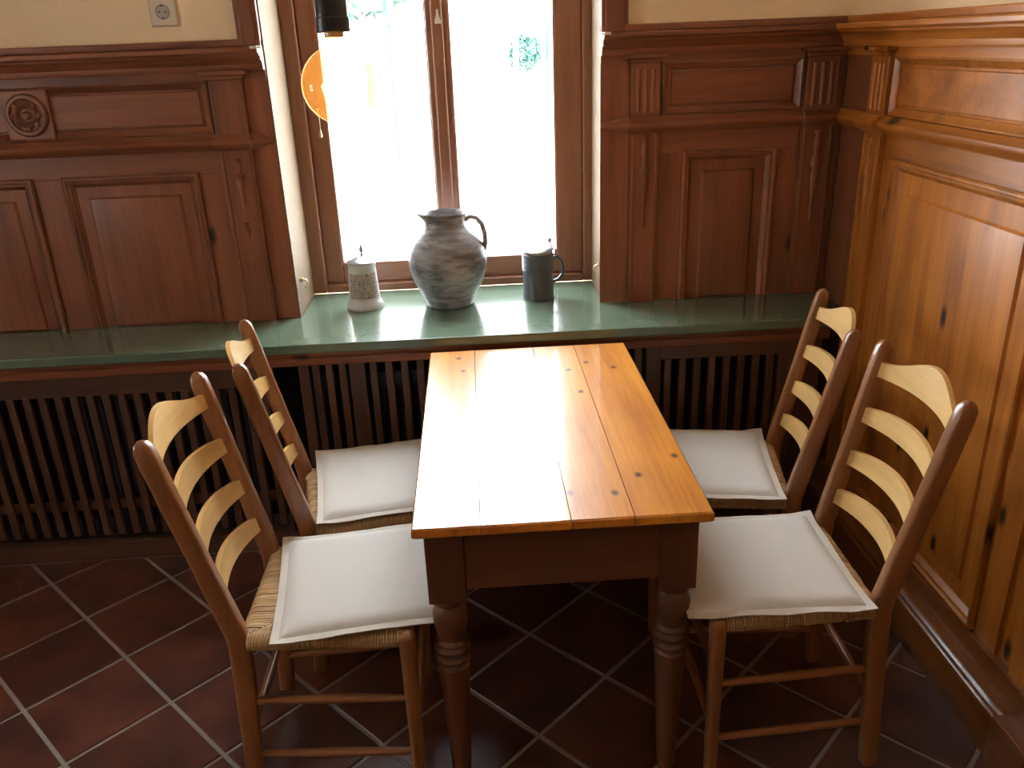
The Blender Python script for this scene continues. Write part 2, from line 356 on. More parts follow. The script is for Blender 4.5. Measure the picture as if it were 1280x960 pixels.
CAP = [(-.011, 1.60), (.030, 1.60), (.034, 1.606), (.034, 1.618), (.040, 1.622), (.046, 1.632), (.058, 1.640), (.066, 1.642), (.068, 1.648), (.078, 1.650), (.082, 1.654), (.082, 1.664), (.079, 1.668), (-.011, 1.668)]
MID = [(-.011, 1.360), (.012, 1.360), (.016, 1.366), (.024, 1.370), (.032, 1.378), (.036, 1.386), (.036, 1.394), (.030, 1.398), (.022, 1.402), (.014, 1.410), (-.011, 1.410)]
def ornament(T, u, v, h, s, W, par, name='carved_drop'):
    """turned and split drop ornament lying on a pilaster"""
    prof = [(.10, 0), (.16, .03), (.10, .06), (.22, .10), (.13, .15), (.16, .24), (.26, .40), (.36, .52), (.20, .58), (.40, .62), (.42, .68), (.20, .72), (.16, .78), (.32, .84), (.32, .90), (.14, .94), (.30, 1.0)]
    m = MB(); n = 10; rows = []
    for r, z in prof:
        rows.append([T(u+r*s*math.cos(PI*k/n), v-h+h*z, .020+r*s*.75*math.sin(PI*k/n)) for k in range(n+1)])
    m.rings(rows, True, True); m.build(name, W[2], par, smooth=50)
def panel(T, u0, u1, v0, v1, W, par, inset=.03, field=.075, cut=False):
    pr = [(0, -.004), (0, .010), (.004, .014), (.010, .014), (.014, .008), (.022, .006), (.028, -.002), (inset+.006, -.008)]
    MB().frame(u0, u1, v0, v1, pr, T).build('panel_moulding', W[2], par, smooth=25)
    d = inset
    MB().frame(u0, u1, v0, v1, [(d, -.011), (d, -.007), (field-.006, -.005), (field, .002), (field+.004, .003)], T, cap=True).build('raised_panel', W[2], par, smooth=20)
def member(T, u0, u1, v0, v1, wv, W, ax, par, name, bev=.0015):
    MB().box(u0, u1, v0, v1, -.011, wv, T).build(name, W[ax], par, bevel=bev)
def flutes(T, u0, u1, v0, v1, W, par, n=3):
    m = MB(); p = (u1-u0)/n
    for k in range(n):
        c = u0+p*(k+.5); r = p*.30
        rows = [[T(c+r*math.cos(PI*i/6), v, .021+r*.55*math.sin(PI*i/6)) for i in range(7)] for v in (v0, v1)]
        m = MB(); m.rings(rows); m.build('flute', W[2], par, smooth=50)
def pilaster(T, u0, u1, vb, W, par, fl=True, orn=True, orn_h=.30, base=False):
    member(T, u0, u1, vb, 1.362, .020, W, 2, par, 'pilaster_shaft', .003)
    member(T, u0, u1, 1.405, 1.575, .020, W, 2, par, 'pilaster_block', .003)
    if fl: flutes(T, u0+.012, u1-.012, 1.425, 1.555, W, par)
    m = MB(); e = .0
    for dz0, dz1, o, wv in ((1.575, 1.588, .008, .028), (1.588, 1.602, .020, .040)): m.box(u0-o, u1+o, dz0, dz1, -.011, wv, T)
    m.build('pilaster_capital', W[0], par, bevel=.003)
    m = MB().profile([(a+.016 if a > 0 else a, v) for a, v in MID], u0-.006, u1+.006, T); m.build('moulding_break', W[0], par, smooth=40)
    if orn: ornament(T, (u0+u1)/2, 1.345, orn_h, .042, W, par)
    # raised edge beads on the shaft
    for uu in (u0+.010, u1-.010):
        MB().box(uu-.004, uu+.004, vb+.01, 1.355, .019, .0235, T).build('shaft_bead', W[2], par, bevel=.002)
def frieze(T, u0, u1, W, par):
    MB().frame(u0, u1, 1.412, 1.575, [(0, -.011), (0, .010), (.006, .012), (.012, .006), (.022, .0), (.024, -.006)], T).build('frieze_moulding', W[0], par, smooth=25)
    MB().frame(u0, u1, 1.412, 1.575, [(.022, -.011), (.022, -.006), (.030, -.004), (.032, .001)], T, cap=True).build('frieze_panel', W[0], par)

# ---- back wall, left of the window
zb = SILL
def cap(T, u0, u1, W, ax, par):
    MB().profile(CAP, u0, u1, T).build('cap_moulding', W[ax], par, smooth=35)
    MB().box(u0, u1, 1.668, 1.690, -.011, .022, T).build('cap_batten', W[ax], par, bevel=.004)
    MB().box(u0, u1, 1.575, 1.600, -.011, .008, T).build('frieze_rail', W[ax], par)
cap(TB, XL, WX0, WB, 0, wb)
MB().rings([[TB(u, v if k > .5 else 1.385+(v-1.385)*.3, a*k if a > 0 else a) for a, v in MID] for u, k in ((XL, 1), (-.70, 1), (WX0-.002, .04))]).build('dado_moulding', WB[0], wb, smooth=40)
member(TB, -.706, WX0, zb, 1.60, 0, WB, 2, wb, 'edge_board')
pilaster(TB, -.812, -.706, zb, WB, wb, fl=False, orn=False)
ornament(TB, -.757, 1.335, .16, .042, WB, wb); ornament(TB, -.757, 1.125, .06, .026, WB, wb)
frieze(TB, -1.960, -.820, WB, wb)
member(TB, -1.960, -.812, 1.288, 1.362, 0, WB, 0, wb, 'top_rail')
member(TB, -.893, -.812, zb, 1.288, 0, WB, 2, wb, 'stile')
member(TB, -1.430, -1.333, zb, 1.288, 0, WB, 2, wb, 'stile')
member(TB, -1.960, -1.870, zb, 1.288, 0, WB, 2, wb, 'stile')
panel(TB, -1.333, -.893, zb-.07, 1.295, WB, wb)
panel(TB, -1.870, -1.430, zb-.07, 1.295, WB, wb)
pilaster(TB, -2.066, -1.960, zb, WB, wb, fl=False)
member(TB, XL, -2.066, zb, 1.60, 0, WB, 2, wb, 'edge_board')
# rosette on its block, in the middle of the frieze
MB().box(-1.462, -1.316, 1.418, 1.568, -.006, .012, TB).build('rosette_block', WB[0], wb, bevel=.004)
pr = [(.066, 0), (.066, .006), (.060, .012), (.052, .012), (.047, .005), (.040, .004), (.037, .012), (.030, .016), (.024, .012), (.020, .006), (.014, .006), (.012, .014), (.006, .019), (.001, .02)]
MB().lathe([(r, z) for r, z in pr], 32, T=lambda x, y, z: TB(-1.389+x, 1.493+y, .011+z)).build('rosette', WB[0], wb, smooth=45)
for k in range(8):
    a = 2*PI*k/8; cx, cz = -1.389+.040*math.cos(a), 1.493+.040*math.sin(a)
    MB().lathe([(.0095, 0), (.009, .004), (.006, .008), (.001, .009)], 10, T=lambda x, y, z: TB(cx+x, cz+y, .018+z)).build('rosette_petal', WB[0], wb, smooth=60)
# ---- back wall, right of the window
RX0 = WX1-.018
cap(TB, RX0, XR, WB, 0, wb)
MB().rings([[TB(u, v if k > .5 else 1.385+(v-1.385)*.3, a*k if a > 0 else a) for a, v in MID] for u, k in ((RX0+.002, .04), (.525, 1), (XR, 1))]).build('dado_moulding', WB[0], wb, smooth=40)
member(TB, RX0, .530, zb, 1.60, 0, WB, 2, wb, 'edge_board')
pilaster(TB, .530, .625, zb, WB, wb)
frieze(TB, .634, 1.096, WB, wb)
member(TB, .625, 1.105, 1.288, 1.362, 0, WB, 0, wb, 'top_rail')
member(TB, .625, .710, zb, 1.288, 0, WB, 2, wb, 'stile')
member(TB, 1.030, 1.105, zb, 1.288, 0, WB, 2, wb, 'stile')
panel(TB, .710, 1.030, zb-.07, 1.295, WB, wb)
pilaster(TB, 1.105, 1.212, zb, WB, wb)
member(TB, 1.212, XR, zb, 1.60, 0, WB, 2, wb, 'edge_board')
# window casing above the cap
for u0, u1 in ((-.700, WX0), (RX0, .518)):
    MB().box(u0, u1, 1.668, 2.40, -.011, .020, TB).box(u0+.012, u1-.012, 1.668, 2.395, .019, .026, TB).build('window_casing', WB[2], wb, bevel=.004)
MB().box(-.700, .518, WZ1, 2.40, -.011, .020, TB).build('window_casing', WB[0], wb, bevel=.004)
for u, sgn in ((WX0, -1), (RX0, 1)):        # bare white ends of the ledge
    MB().box(min(u, u+sgn*.022), max(u, u+sgn*.022), 1.661, 1.6695, .020, .083, TB).build('ledge_end', M_chip, wb, bevel=.002)
    MB().box(min(u-.0005*sgn, u+sgn*.003), max(u-.0005*sgn, u+sgn*.003), 1.628, 1.661, .030, .052, TB).build('ledge_end', M_chip, wb)

# ---- right wall
ZP = .185
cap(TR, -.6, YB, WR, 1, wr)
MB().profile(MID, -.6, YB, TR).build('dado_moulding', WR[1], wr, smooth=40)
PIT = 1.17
member(TR, 2.640, YB, ZP, 1.60, 0, WB, 2, wr, 'corner_board')  # back wall pine on this board puts the corner's shade into the colour
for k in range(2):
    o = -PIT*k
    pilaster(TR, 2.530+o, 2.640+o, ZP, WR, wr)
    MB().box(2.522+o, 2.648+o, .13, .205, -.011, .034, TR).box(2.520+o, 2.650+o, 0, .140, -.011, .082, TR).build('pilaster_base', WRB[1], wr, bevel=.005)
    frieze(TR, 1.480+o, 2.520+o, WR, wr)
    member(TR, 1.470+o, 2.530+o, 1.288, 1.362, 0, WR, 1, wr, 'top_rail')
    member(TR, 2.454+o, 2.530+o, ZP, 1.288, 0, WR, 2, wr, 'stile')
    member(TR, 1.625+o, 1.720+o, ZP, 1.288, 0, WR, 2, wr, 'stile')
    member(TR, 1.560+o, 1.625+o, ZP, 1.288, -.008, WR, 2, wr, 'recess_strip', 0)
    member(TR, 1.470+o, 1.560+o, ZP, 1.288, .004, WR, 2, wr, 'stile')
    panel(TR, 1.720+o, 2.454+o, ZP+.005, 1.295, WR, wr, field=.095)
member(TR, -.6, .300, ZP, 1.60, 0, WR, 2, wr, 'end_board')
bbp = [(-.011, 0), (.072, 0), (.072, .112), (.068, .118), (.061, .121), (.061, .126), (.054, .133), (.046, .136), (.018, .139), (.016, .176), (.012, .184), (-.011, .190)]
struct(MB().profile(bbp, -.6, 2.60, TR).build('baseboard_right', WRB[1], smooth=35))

# ------------------------------------------------------------------ window
def window(name):
    r = struct(empty(name, (0, 0, 0)))
    x0, x1, z0, z1 = -.612, WX1, SILL, WZ1; y = WY
    p = lambda a, b, c, d, e, f, n, ax, par=r, bev=.004: MB().box(a, b, c, d, e, f).build(n, WF[ax], par, bevel=bev)
    m = MB().box(x0-.018, x0+.035, y-.03, 3.33, z0, z1).build('window_frame', WF[2], r, bevel=.004)
    p(x1-.035, x1, y-.03, 3.33, z0, z1, 'window_frame', 2); p(x0, x1, y-.03, 3.33, z1-.03, z1, 'window_frame', 0); p(x0+.035, x1-.035, y-.03, 3.33, z0, z0+.03, 'window_frame', 0)
    for a, b, s0, s1 in ((x0+.035, -.092, .066, .040), (-.092, x1-.035, .040, .098)):
        s = empty('sash', (0, 0, 0)); s.parent = r
        zz0, zz1 = z0+.03, z1-.03
        p(a, a+s0, y, y+.06, zz0, zz1, 'sash_stile', 2, s); p(b-s1, b, y, y+.06, zz0, zz1, 'sash_stile', 2, s)
        p(a+s0, b-s1, y, y+.06, zz0, zz0+.072, 'sash_rail', 0, s); p(a+s0, b-s1, y, y+.06, zz1-.07, zz1, 'sash_rail', 0, s)
        MB().box(a+s0-.004, b-s1+.004, y+.030, y+.034, zz0+.068, zz1-.066).build('glass_pane', M_glass, s)
        pr = [(0, y-.004), (0, y+.028), (.010, y+.028), (.006, y+.004), (0, y-.004)]
        MB().frame(a+s0, b-s1, zz0+.072, zz1-.07, [(0, -.002), (.004, -.002), (.009, -.016), (.010, -.03)], lambda u, v, wv: (u, y-wv, v)).build('glazing_bead', WF[2], s)
    p(-.112, -.072, y-.018, y, z0+.03, z1-.03, 'meeting_strip', 2, r, .006)
    return r
win = window('window_1')
# small triangular catch hanging on the meeting strip
k = MB(); zc = 1.742
k.rings([[(-.088+a, WY-.0195-d, zc+bz) for a, bz in ((-.011, -.022), (.011, -.022), (.010, -.012), (.0035, .010), (.003, .024), (-.003, .024), (-.0035, .010), (-.010, -.012))] for d in (-.001, .006)])
k.build('window_catch', M_chip, win, bevel=.001)
# left wall window (out of frame, gives the light from the side)
def window2():
    r = struct(empty('window_2', (0, 0, 0))); y0, y1, z0, z1 = W2; xa, xb = XL-.16, XL-.08
    for a, b, c, d in ((y0, y0+.06, z0, z1), (y1-.06, y1, z0, z1), (y0+.06, y1-.06, z0, z0+.06), (y0+.06, y1-.06, z1-.06, z1), ((y0+y1)/2-.035, (y0+y1)/2+.035, z0+.06, z1-.06)):
        MB().box(xa, xb, a, b, c, d).build('window_frame', WF[2], r, bevel=.004)
    for a, b in ((y0+.06, (y0+y1)/2-.035), ((y0+y1)/2+.035, y1-.06)):
        MB().box(XL-.125, XL-.121, a-.004, b+.004, z0+.056, z1-.056).build('glass_pane', M_glass, r)
window2()
# curtain hooks on the reveals
def hook(x, y, z, s, label):
    o = empty('curtain_hook', (x, y, z))
    MB().tube([(0, 0, 0), (s*.012, 0, 0)], .009, 10, (0, 0, 1)).build('rose', M_steel, o, smooth=50)
    MB().tube([(s*.010, 0, 0), (s*.022, 0, -.002), (s*.026, 0, -.012), (s*.022, 0, -.026), (s*.014, 0, -.030)], .0028, 8, (0, 1, 0)).build('hook', M_steel, o, smooth=60)
    tag(o, label, 'hook')
hook(WX0+.004, 2.93, .90, 1, 'small brass curtain hook on the window reveal beside the printed stein')
hook(WX1-.004, 2.93, .90, -1, 'small brass curtain hook on the window reveal beside the dark grey stein')

# ------------------------------------------------------------------ window sill shelf and radiator cover
m = MB()
pts = [(XL, SF), (XR-.012, SF), (XR-.012, YB-.0005), (WX1-.0045, YB+.0005), (WX1-.0045, WY-.03), (WX0+.0045, WY-.03), (WX0+.0045, YB+.0005), (XL, YB-.0005)]
m.rings([[(x, y, SILL-.032) for x, y in pts], [(x, y, SILL) for x, y in pts]])
sill = m.build('window_sill', M_green, bevel=.004)
tag(sill, 'long glossy green painted sill shelf under the window and panelling', 'window sill')

rc = empty('radiator_cover', (-.2, 2.6, 0)); tag(rc, 'dark slatted wooden radiator cover below the green window sill', 'radiator cover')
rx = lambda x: x+.2
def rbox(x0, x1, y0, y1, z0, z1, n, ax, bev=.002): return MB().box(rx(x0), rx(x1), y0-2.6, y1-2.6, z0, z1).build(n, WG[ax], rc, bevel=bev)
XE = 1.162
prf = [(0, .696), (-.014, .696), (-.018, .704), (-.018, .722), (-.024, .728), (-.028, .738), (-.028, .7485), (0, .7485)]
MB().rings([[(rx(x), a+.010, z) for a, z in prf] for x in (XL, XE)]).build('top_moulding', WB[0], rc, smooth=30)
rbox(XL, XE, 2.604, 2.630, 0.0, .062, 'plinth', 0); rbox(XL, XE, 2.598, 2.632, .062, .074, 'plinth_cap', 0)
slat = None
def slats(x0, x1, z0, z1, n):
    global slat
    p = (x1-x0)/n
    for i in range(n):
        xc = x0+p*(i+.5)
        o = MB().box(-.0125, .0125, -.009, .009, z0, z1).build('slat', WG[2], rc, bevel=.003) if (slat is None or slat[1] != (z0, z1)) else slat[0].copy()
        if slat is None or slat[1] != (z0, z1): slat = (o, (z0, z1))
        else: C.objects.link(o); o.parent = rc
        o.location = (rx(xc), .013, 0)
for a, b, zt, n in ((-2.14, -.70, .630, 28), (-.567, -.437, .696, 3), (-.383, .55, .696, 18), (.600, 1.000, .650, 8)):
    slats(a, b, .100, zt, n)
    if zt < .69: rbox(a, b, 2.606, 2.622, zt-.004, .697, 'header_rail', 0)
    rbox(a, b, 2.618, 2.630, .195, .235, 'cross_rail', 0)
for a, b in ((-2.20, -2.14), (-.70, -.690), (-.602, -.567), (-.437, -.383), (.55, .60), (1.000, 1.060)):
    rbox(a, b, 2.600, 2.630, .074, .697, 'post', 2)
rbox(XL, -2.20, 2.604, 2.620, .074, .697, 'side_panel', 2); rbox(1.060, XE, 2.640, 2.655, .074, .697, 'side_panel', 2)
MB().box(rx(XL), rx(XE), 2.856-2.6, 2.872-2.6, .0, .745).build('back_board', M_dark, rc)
# radiators behind the slats
def radiator(x0, x1, label):
    o = empty('radiator', (x0, 2.73, 0)); n = int((x1-x0)/.06); rib = None
    for i in range(n):
        if rib is None:
            q = MB(); q.tube([(0, -.035, .10), (0, -.035, .60)], .014, 8); q.tube([(0, .035, .10), (0, .035, .60)], .014, 8)
            q.box(-.020, .020, -.052, .052, .58, .63); q.box(-.020, .020, -.052, .052, .08, .13)
            rib = c = q.build('radiator_column', M_rad, o, smooth=40)
        else: c = rib.copy(); C.objects.link(c); c.parent = o
        c.location = (.03+.06*i, 0, 0)
    MB().tube([(0, 0, .11), (n*.06, 0, .11)], .014, 8).build('header_pipe', M_rad, o, smooth=40)
    MB().tube([(.03, 0, .09), (.03, 0, -.004)], .014, 8).build('foot', M_rad, o, smooth=40); MB().tube([(n*.06-.03, 0, .09), (n*.06-.03, 0, -.004)], .014, 8).build('foot', M_rad, o, smooth=40)
    tag(o, label, 'radiator')
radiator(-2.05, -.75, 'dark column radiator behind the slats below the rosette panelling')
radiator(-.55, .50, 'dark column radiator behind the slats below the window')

# ------------------------------------------------------------------ outlet
o = empty('power_outlet', (-.918, PY, 1.776)); tag(o, 'cream wall power outlet on the plaster above the panelling', 'outlet')
MB().box(-.041, .041, -.009, 0, -.041, .041).build('cover_plate', M_white, o, bevel=.004)
MB().lathe([(.0215, 0), (.0215, .003), (.0195, .004), (.0185, .0012), (.001, .0012)], 28, T=lambda x, y, z: (x, -.0085-z, y)).build('socket_well', M_grey, o, smooth=40)
for dx in (-.0095, .0095): MB().lathe([(.0028, 0), (.0028, .0006), (.0004, .0006)], 10, T=lambda x, y, z: (x+dx, -.0096-z, y)).build('pin_hole', M_black, o)
for dz in (-.018, .018): MB().box(-.0035, .0035, -.0125, -.0075, dz-.0018, dz+.0018).build('earth_clip', M_black, o)

# ------------------------------------------------------------------ table
TX0, TX1, TY0, TY1, TZ = -.160, .458, 1.461, 2.512, .75
tb = empty('dining_table', ((TX0+TX1)/2, (TY0+TY1)/2, 0)); tag(tb, 'glossy honey pine table with turned legs in front of the window', 'table')
hx, hy = (TX1-TX0)/2, (TY1-TY0)/2
e = [-hx, -hx+.140, -hx+.325, -hx+.455, hx]
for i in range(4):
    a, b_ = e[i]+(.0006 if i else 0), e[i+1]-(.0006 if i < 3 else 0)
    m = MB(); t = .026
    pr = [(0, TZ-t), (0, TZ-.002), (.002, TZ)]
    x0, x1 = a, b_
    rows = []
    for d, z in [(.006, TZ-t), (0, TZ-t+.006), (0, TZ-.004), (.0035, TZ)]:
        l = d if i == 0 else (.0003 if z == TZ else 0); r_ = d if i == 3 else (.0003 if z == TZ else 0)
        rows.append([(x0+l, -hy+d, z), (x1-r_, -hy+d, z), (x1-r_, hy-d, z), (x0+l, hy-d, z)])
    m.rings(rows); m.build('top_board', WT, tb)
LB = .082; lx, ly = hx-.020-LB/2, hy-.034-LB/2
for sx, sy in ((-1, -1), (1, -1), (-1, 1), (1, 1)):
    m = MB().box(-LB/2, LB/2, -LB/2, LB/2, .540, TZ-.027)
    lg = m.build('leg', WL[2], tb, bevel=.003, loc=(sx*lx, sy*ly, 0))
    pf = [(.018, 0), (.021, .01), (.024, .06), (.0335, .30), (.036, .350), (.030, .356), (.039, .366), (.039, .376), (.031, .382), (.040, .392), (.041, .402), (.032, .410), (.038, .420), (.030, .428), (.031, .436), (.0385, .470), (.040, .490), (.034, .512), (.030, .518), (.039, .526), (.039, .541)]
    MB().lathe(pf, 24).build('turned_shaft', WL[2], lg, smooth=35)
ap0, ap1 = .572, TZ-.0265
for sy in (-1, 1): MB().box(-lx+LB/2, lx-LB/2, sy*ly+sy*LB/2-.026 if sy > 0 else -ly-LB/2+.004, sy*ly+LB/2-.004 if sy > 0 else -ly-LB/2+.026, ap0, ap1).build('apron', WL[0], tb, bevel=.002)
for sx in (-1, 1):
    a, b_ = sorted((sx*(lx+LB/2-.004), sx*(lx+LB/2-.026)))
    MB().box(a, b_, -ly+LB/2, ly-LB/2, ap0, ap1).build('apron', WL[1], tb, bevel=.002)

# ------------------------------------------------------------------ chairs
SZ = .455
def slat_mesh(z0, zt_fn, zb_fn, half, bow, xoff_fn, th=.011, n=16):
    """bowed back slat: z limits as functions of t in -1..1"""
    m = MB(); rows = []
    for i in range(n+1):
        t = -1+2*i/n; y = t*half; zb_, zt = zb_fn(t), zt_fn(t)
        bx = -bow*(1-t*t)
        ring = []
        K = 4
        for k in range(K+1):
            z = zb_+(zt-zb_)*k/K; ring.append((xoff_fn(z)+bx+th/2, y, z))
        for k in range(K, -1, -1):
            z = zb_+(zt-zb_)*k/K; ring.append((xoff_fn(z)+bx-th/2, y, z))
        rows.append(ring)
    m.rings(rows); return m
def back_x(z): return -.192-(z-.455)*.110/.49 if z > .455 else -.192
def post_y(z): return .170+max(0, z-.45)*.034+max(0, .40-z)*.035
def make_chair():
    r = empty('dining_chair')
    for s in (-1, 1):
        zs = [0, .15, .32, .43, .47, .52, .65, .80, .90, .932, .944, .950]
        pts = []; rad = []
        for z in zs:
            x = back_x(z) if z > .45 else -.192-.022*((.45-z)/.45)**1.5
            pts.append((x, s*post_y(z), z)); kk = 1.0
            if z >= .932: kk = {.932: .92, .944: .66, .950: .28}[z]
            wx = .0235 if .3 < z < .6 else .0205
            rad.append((wx*kk, .0172*kk))
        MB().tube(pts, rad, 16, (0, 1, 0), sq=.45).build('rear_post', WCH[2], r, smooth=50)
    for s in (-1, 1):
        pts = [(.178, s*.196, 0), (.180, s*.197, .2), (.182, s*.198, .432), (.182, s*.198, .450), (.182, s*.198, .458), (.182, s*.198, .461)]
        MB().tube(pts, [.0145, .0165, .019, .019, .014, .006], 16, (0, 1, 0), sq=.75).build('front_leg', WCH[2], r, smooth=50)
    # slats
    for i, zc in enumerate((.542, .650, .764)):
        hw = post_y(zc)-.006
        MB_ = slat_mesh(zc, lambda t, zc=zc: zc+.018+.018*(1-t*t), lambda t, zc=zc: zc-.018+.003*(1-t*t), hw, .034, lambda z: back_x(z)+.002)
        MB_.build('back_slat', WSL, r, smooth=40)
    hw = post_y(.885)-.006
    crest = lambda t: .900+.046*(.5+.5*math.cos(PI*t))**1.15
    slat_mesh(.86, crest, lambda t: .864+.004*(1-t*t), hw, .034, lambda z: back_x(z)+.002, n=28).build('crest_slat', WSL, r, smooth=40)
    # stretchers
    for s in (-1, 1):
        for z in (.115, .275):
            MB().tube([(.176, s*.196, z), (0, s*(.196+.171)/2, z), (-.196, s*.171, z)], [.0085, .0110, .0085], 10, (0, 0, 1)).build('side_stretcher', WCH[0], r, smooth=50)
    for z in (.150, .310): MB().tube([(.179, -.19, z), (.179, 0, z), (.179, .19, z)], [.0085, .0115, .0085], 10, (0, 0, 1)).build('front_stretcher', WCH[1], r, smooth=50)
    MB().tube([(-.196, -.17, .20), (-.196, 0, .20), (-.196, .17, .20)], [.0085, .011, .0085], 10, (0, 0, 1)).build('rear_stretcher', WCH[1], r, smooth=50)
    # rush seat
    cs = [(-.172, -.172), (.172, -.190), (.172, .190), (-.172, .172)]; cc = (0, 0)
    m = MB(); m.rings([[(x*.97, y*.97, SZ-.024) for x, y in cs], [(x*.97, y*.97, SZ-.004) for x, y in cs]])
    NS = 56
    for k in range(4):
        a, b2 = Vector(cs[k]), Vector(cs[(k+1) % 4]); d = (b2-a).normalized(); out = Vector((d.y, -d.x))
        for i in range(NS):
            t = (i+.5)/NS; p = a+(b2-a)*t
            q = a+(Vector(cc)-a)*(2*t) if t < .5 else b2+(Vector(cc)-b2)*(2*(1-t))
            q = q*.985; j = random.uniform(-.0012, .0012)
            path = [(q.x, q.y, SZ-.003+j), ((p.x+q.x)/2, (p.y+q.y)/2, SZ+.001+j), (p.x, p.y, SZ+.002+j)]
            for o_, z_ in ((.013, SZ-.003), (.019, SZ-.013), (.015, SZ-.026), (.004, SZ-.030)):
                pp = p+out*(o_+j); path.append((pp.x, pp.y, z_))
            m.tube(path, .0034, 5, (d.x, d.y, 0), cap=False)
    m.build('rush_seat', M_rush, r, smooth=60, kind='stuff')
    return r
ch = make_chair()
CH = [
 ((-.378, 1.712), 0, 'ladder-back chair with wide bare rush strip, farther from the sill, opposite the orange wall'),
 ((.676, 1.688), PI-.015, 'ladder-back chair standing close to the orange panelled wall, farther from the window'),
 ((-.335, 2.185), .20, 'ladder-back chair turned towards the sill on the side of the printed stein'),
 ((.682, 2.196), PI-.18, 'ladder-back chair at the panelled corner, nearer the window'),
]
for i, (p, rz, lb) in enumerate(CH):
    o = ch if i == 0 else copy_tree(ch)
    o.location = (p[0], p[1], 0); o.rotation_euler = (0, 0, rz); tag(o, lb, 'chair', 'ladder-back rush chairs at the table')

# ------------------------------------------------------------------ cushions
def cushion(x, y, rz, sx, sy, seed, label, lift=0):
    o = empty('seat_cushion', (x, y, SZ+.008+lift), rz); tag(o, label, 'cushion', 'seat pads on the chairs')
    n = 30; fl_ = .016; rnd = random.Random(seed); ph = rnd.uniform(0, 9)
    def shape(u, v, top):
        a, b_ = u*sx/2, v*sy/2
        # sides pulled in a little between the corners
        a *= 1-.022*(1-v*v); b_ *= 1-.022*(1-u*u)
        d = min(sx/2-abs(u)*sx/2, sy/2-abs(v)*sy/2)
        h = min(1, max(0, d/.035)); h = math.sin(h*PI/2)**.8
        nz = noise.noise(Vector((a*9+ph, b_*9, seed)))*.0022+noise.noise(Vector((a*30+ph, b_*12, seed)))*.0008
        z = .007+(.013*h+nz*h if top else -.005*h)
        return (a, b_, z)
    m = MB(); g = [-1+2*i/n for i in range(n+1)]
    g = [math.copysign(1-(1-abs(t))**1.25, t) for t in g]
    m.grid([[shape(u, v, True) for u in g] for v in g]); m.grid([[shape(u, v, False) for u in g] for v in g])
    m.build('cushion_pad', M_cush, o, smooth=60)
    m = MB(); N = 26; ring_i = []; ring_o = []
    for side in range(4):
        for k in range(N):
            t = -1+2*k/N
            u, v = ((t, -1), (1, t), (-t, 1), (-1, -t))[side]
            a, b_, z = shape(u, v, True)
            cz = .010*max(0, abs(u)*abs(v)-.75)*4 if side in (0, 1, 2, 3) else 0
            wob = .0008*math.sin(k*.5+ph+side)+.003*noise.noise(Vector((u*3+ph, v*3, seed)))
            ex = 1+fl_/(sx/2); ey = 1+fl_/(sy/2)
            ring_i.append((a*.992, b_*.992, .0075)); ring_o.append((a*ex, b_*ey, max(.001, .006+wob+cz*.6)))
    up = [[(p[0], p[1], p[2]+.0012) for p in ring_i], [(p[0], p[1], p[2]+.0012) for p in ring_o], [(p[0], p[1], p[2]-.0012) for p in ring_o], [(p[0], p[1], p[2]-.0012) for p in ring_i]]
    m.grid(up, closed_u=True, closed_v=True); m.build('flange', M_flange, o, smooth=60)
cushion(-.308, 1.722, .13, .385, .400, 1, 'off-white seat pad slid forward on the rush chair farther from sill, opposite orange wall')
cushion(.634, 1.684, PI-.025, .385, .385, 2, 'off-white seat pad on the chair by the orange panelled wall, farther from the window')
cushion(-.302, 2.226, .17, .376, .425, 3, 'off-white seat pad on the chair turned towards the sill near the printed stein')
cushion(.648, 2.206, PI-.17, .371, .415, 4, 'off-white seat pad on the chair at the panelled corner, nearer the window')

# ------------------------------------------------------------------ vessels on the sill
def jug():
    o = empty('stoneware_jug', (-.100, 2.945, SILL)); tag(o, 'big bulbous grey-brown stoneware jug with spout and loop handle', 'jug')
    pf = [(.080, 0), (.086, .004), (.090, .02), (.108, .055), (.128, .10), (.1385, .145), (.139, .175), (.132, .210), (.112, .245), (.088, .270), (.075, .285), (.070, .298), (.071, .312), (.075, .322), (.076, .327), (.073, .330), (.069, .326), (.066, .312), (.064, .295), (.070, .275), (.10, .24), (.122, .2), (.122, .12), (.08, .03), (.01, .02)]
    n = 48; rows = []
    for r, z in pf:
        row = []
        for k in range(n):
            a = 2*PI*k/n; rr = r; zz = z
            if z > .29:
                f = (z-.29)/.04; s = max(0, math.cos(a-(PI+.35)))**10
                rr = r+.026*f*s; zz = z+.004*f*s-.004*f*(1-s)*0
            row.append((rr*math.cos(a), rr*math.sin(a), zz))
        rows.append(row)
    MB().rings(rows).build('jug_body', M_jug, o, smooth=60)
    P_ = [(.066, 0, .300), (.088, 0, .312), (.110, -.002, .306), (.127, -.004, .285), (.136, -.005, .25), (.136, -.005, .215), (.128, -.004, .185)]
    MB().tube(P_, [(.0095, .014)]*7, 12, (0, 1, 0)).build('handle', M_jug, o, smooth=60)
jug()
